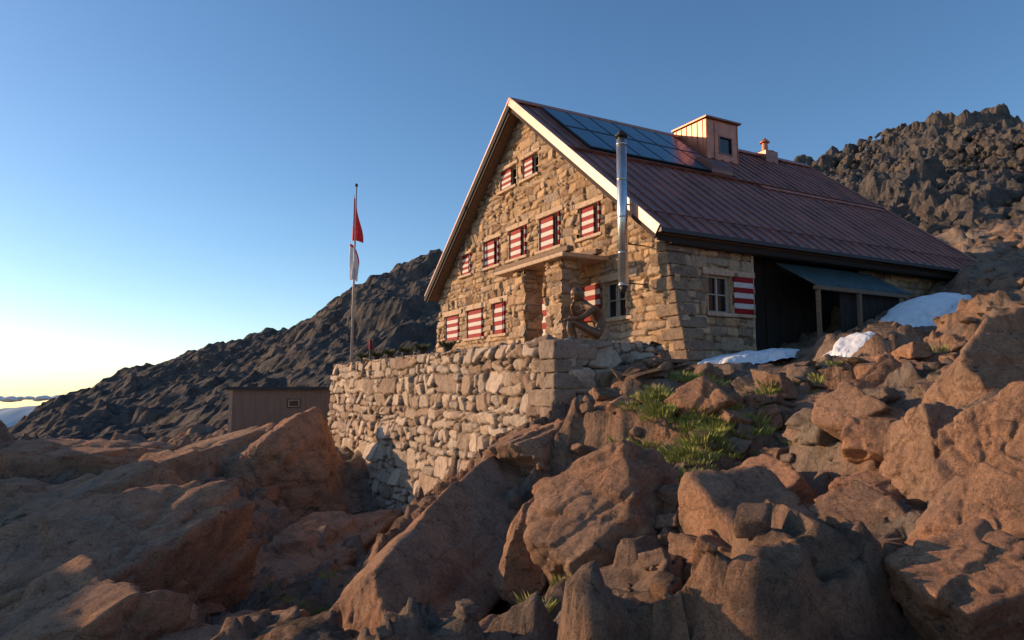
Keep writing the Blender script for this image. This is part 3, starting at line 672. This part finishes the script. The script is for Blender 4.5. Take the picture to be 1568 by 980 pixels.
# ------------------------------------------------------------------ bench
bx_,by_=3.05,14.1
bn=empty('wooden_bench',(bx_,by_,.12),AZ)
b=B();b.box((-.45,-.2,.42),(.45,.2,.5),0);b.box((-.35,-.15,-.5),(-.2,.15,.42),0);b.box((.2,-.15,-.5),(.35,.15,.42),0);b.box((-.2,-.03,.2),(.2,.03,.28),0);b.obj('seat',[M_wood],bn,.02)
# ------------------------------------------------------------------ planters
def blades(cx,cy,cz,n,hh,spread,rr,V,F_):
    for i in range(n):
        a=rr.uniform(0,6.28);q=spread*math.sqrt(rr.random());x=cx+q*math.cos(a);y=cy+q*math.sin(a);h=hh*rr.uniform(.5,1.2);w=.0025+hh*.016;b2=rr.uniform(0,6.28);l=rr.uniform(0,.9)*h
        k=len(V);V+=[(x-w*math.cos(b2),y-w*math.sin(b2),cz),(x+w*math.cos(b2),y+w*math.sin(b2),cz),(x+l*.4*math.cos(a)+w*.7*math.cos(b2),y+l*.4*math.sin(a)+w*.7*math.sin(b2),cz+h*.6),(x+l*math.cos(a),y+l*math.sin(a),cz+h)]
        F_+=[(k,k+1,k+2),(k,k+2,k+3)]
rr=np.random.default_rng(4)
for t in (4.6,6.4,7.8,9.3,10.6,12.2):
    x,y=W(ST+.28,t);pl=empty('potted_plant',(x,y,1.0))
    b=B();b.tube((0,0,.02),(0,0,.17),.09,.13,16,0);b.tube((0,0,.15),(0,0,.175),.14,.14,16,0);b.obj('pot',[M_dark],pl)
    V=[];F_=[];blades(0,0,.15,260,.2,.14,rr,V,F_);mk('leaves',V,F_,simple('planter_leaves',(.10,.11,.035),.8,0,.5,3),False,pl)
x,y=W(ST+.3,11.4);lt=empty('red_lantern',(x,y,1.0));b=B();b.tube((0,0,0),(0,0,.62),.035,.03,10,1);b.tube((0,0,.45),(0,0,.75),.07,.05,12,0);b.tube((0,0,.75),(0,0,.8),.08,.01,12,0);b.obj('lantern_body',[M_red,M_dark],lt)
V=[];F_=[]
for (cx,cy,sp,n) in ((2.75,10.2,.7,170),(1.5,10.0,.35,60),(2.3,11.0,.5,80),(3.7,11.1,.6,70),(.2,6.9,.6,30),(-3.5,13,1,30),(5,12.5,1,35),(1.6,8.6,.5,35),(2.2,9.3,.4,60),(3.2,12.6,.5,40)):
    x=cx+rr.normal(size=n)*sp*.6;y=cy+rr.normal(size=n)*sp*.6;z=T(x,y)
    for i in range(n): blades(x[i],y[i],z[i]-.01,80,rr.uniform(.06,.14),.14,rr,V,F_)
mk('grass_tufts',V,F_,M_grass,False)
# snow
def snow(cx,cy,a,c,yaw,th,seed,up=0):
    n=90;g=np.linspace(-1.3,1.3,n);U,V_,F=grid(g,g)
    q=np.sqrt(U*U+V_*V_)+.55*fbm2(U*1.8+seed,V_*1.8,seed,5);h=np.clip(1-q,-.4,1)
    x=cx+U*a*math.cos(yaw)-V_*c*math.sin(yaw);y=cy+U*a*math.sin(yaw)+V_*c*math.cos(yaw)
    zs=base(x,y);z=zs+up-.05+th*np.sign(h)*np.abs(h)**.35+.07*fbm2(x*2,y*2,seed,4)+.015*fbm2(x*9,y*9,seed+5,3)
    k=(h[F]>-.35).all(1);mk('snow_patch',np.stack([x,y,z],1),F[k],M_snow,True)
snow(*W(1.75,-1.2),1.4,.6,AZ,.17,1,.14);snow(7.2,14.9,.7,.42,.8,.16,2,.16);snow(10.7,18.4,1.2,.7,.5,.16,3,.16)
VV=[];FF=[];o=0
for i in range(26):
    D,F=ICO[3];x=-8600+i*95+rr.uniform(-60,60);a=rr.uniform(40,95)*(1 if i<16 else .5)
    P=D*np.array([a*1.8,a,a*.55])*(1+.25*fbm3(D*3+i,i,4))[:,None]+np.array([x,11500,-160+rr.uniform(0,60)]);addrock(P,F)
mk('cloud',np.concatenate(VV),np.concatenate(FF),M_cloud,True)
# ------------------------------------------------------------------ light
EL=15;PH=15
S=Vector((-math.cos(rad(PH))*math.cos(rad(EL)),math.sin(rad(PH))*math.cos(rad(EL)),math.sin(rad(EL))))
sd=bpy.data.lights.new('sun','SUN');sd.energy=5.0;sd.angle=rad(.5);sd.color=(1,.66,.38)
so=bpy.data.objects.new('sun',sd);so.rotation_euler=S.to_track_quat('Z','Y').to_euler();scene.collection.objects.link(so)
w=bpy.data.worlds.new('World');scene.world=w;w.use_nodes=True;nt=w.node_tree;bg=nt.nodes['Background']
sk=nt.nodes.new('ShaderNodeTexSky');sk.sky_type='NISHITA';sk.sun_disc=False;sk.sun_elevation=rad(EL);sk.sun_rotation=math.atan2(S.x,S.y)%(2*math.pi)
sk.altitude=1500;sk.air_density=1.0;sk.dust_density=1.2;sk.ozone_density=2.0
hs=nt.nodes.new('ShaderNodeHueSaturation');hs.inputs['Saturation'].default_value=1.15;hs.inputs['Value'].default_value=1.2
nt.links.new(sk.outputs[0],hs.inputs['Color']);nt.links.new(hs.outputs[0],bg.inputs[0]);bg.inputs[1].default_value=.15
cd=bpy.data.cameras.new('camera');cd.sensor_width=36;cd.lens=36*1090/1568;cd.clip_end=40000;cd.clip_start=.05
co=bpy.data.objects.new('camera',cd);co.rotation_euler=(math.pi/2+math.atan(108/1090),0,0);scene.collection.objects.link(co);scene.camera=co
scene.view_settings.view_transform='Standard';scene.view_settings.look='None';scene.view_settings.exposure=0
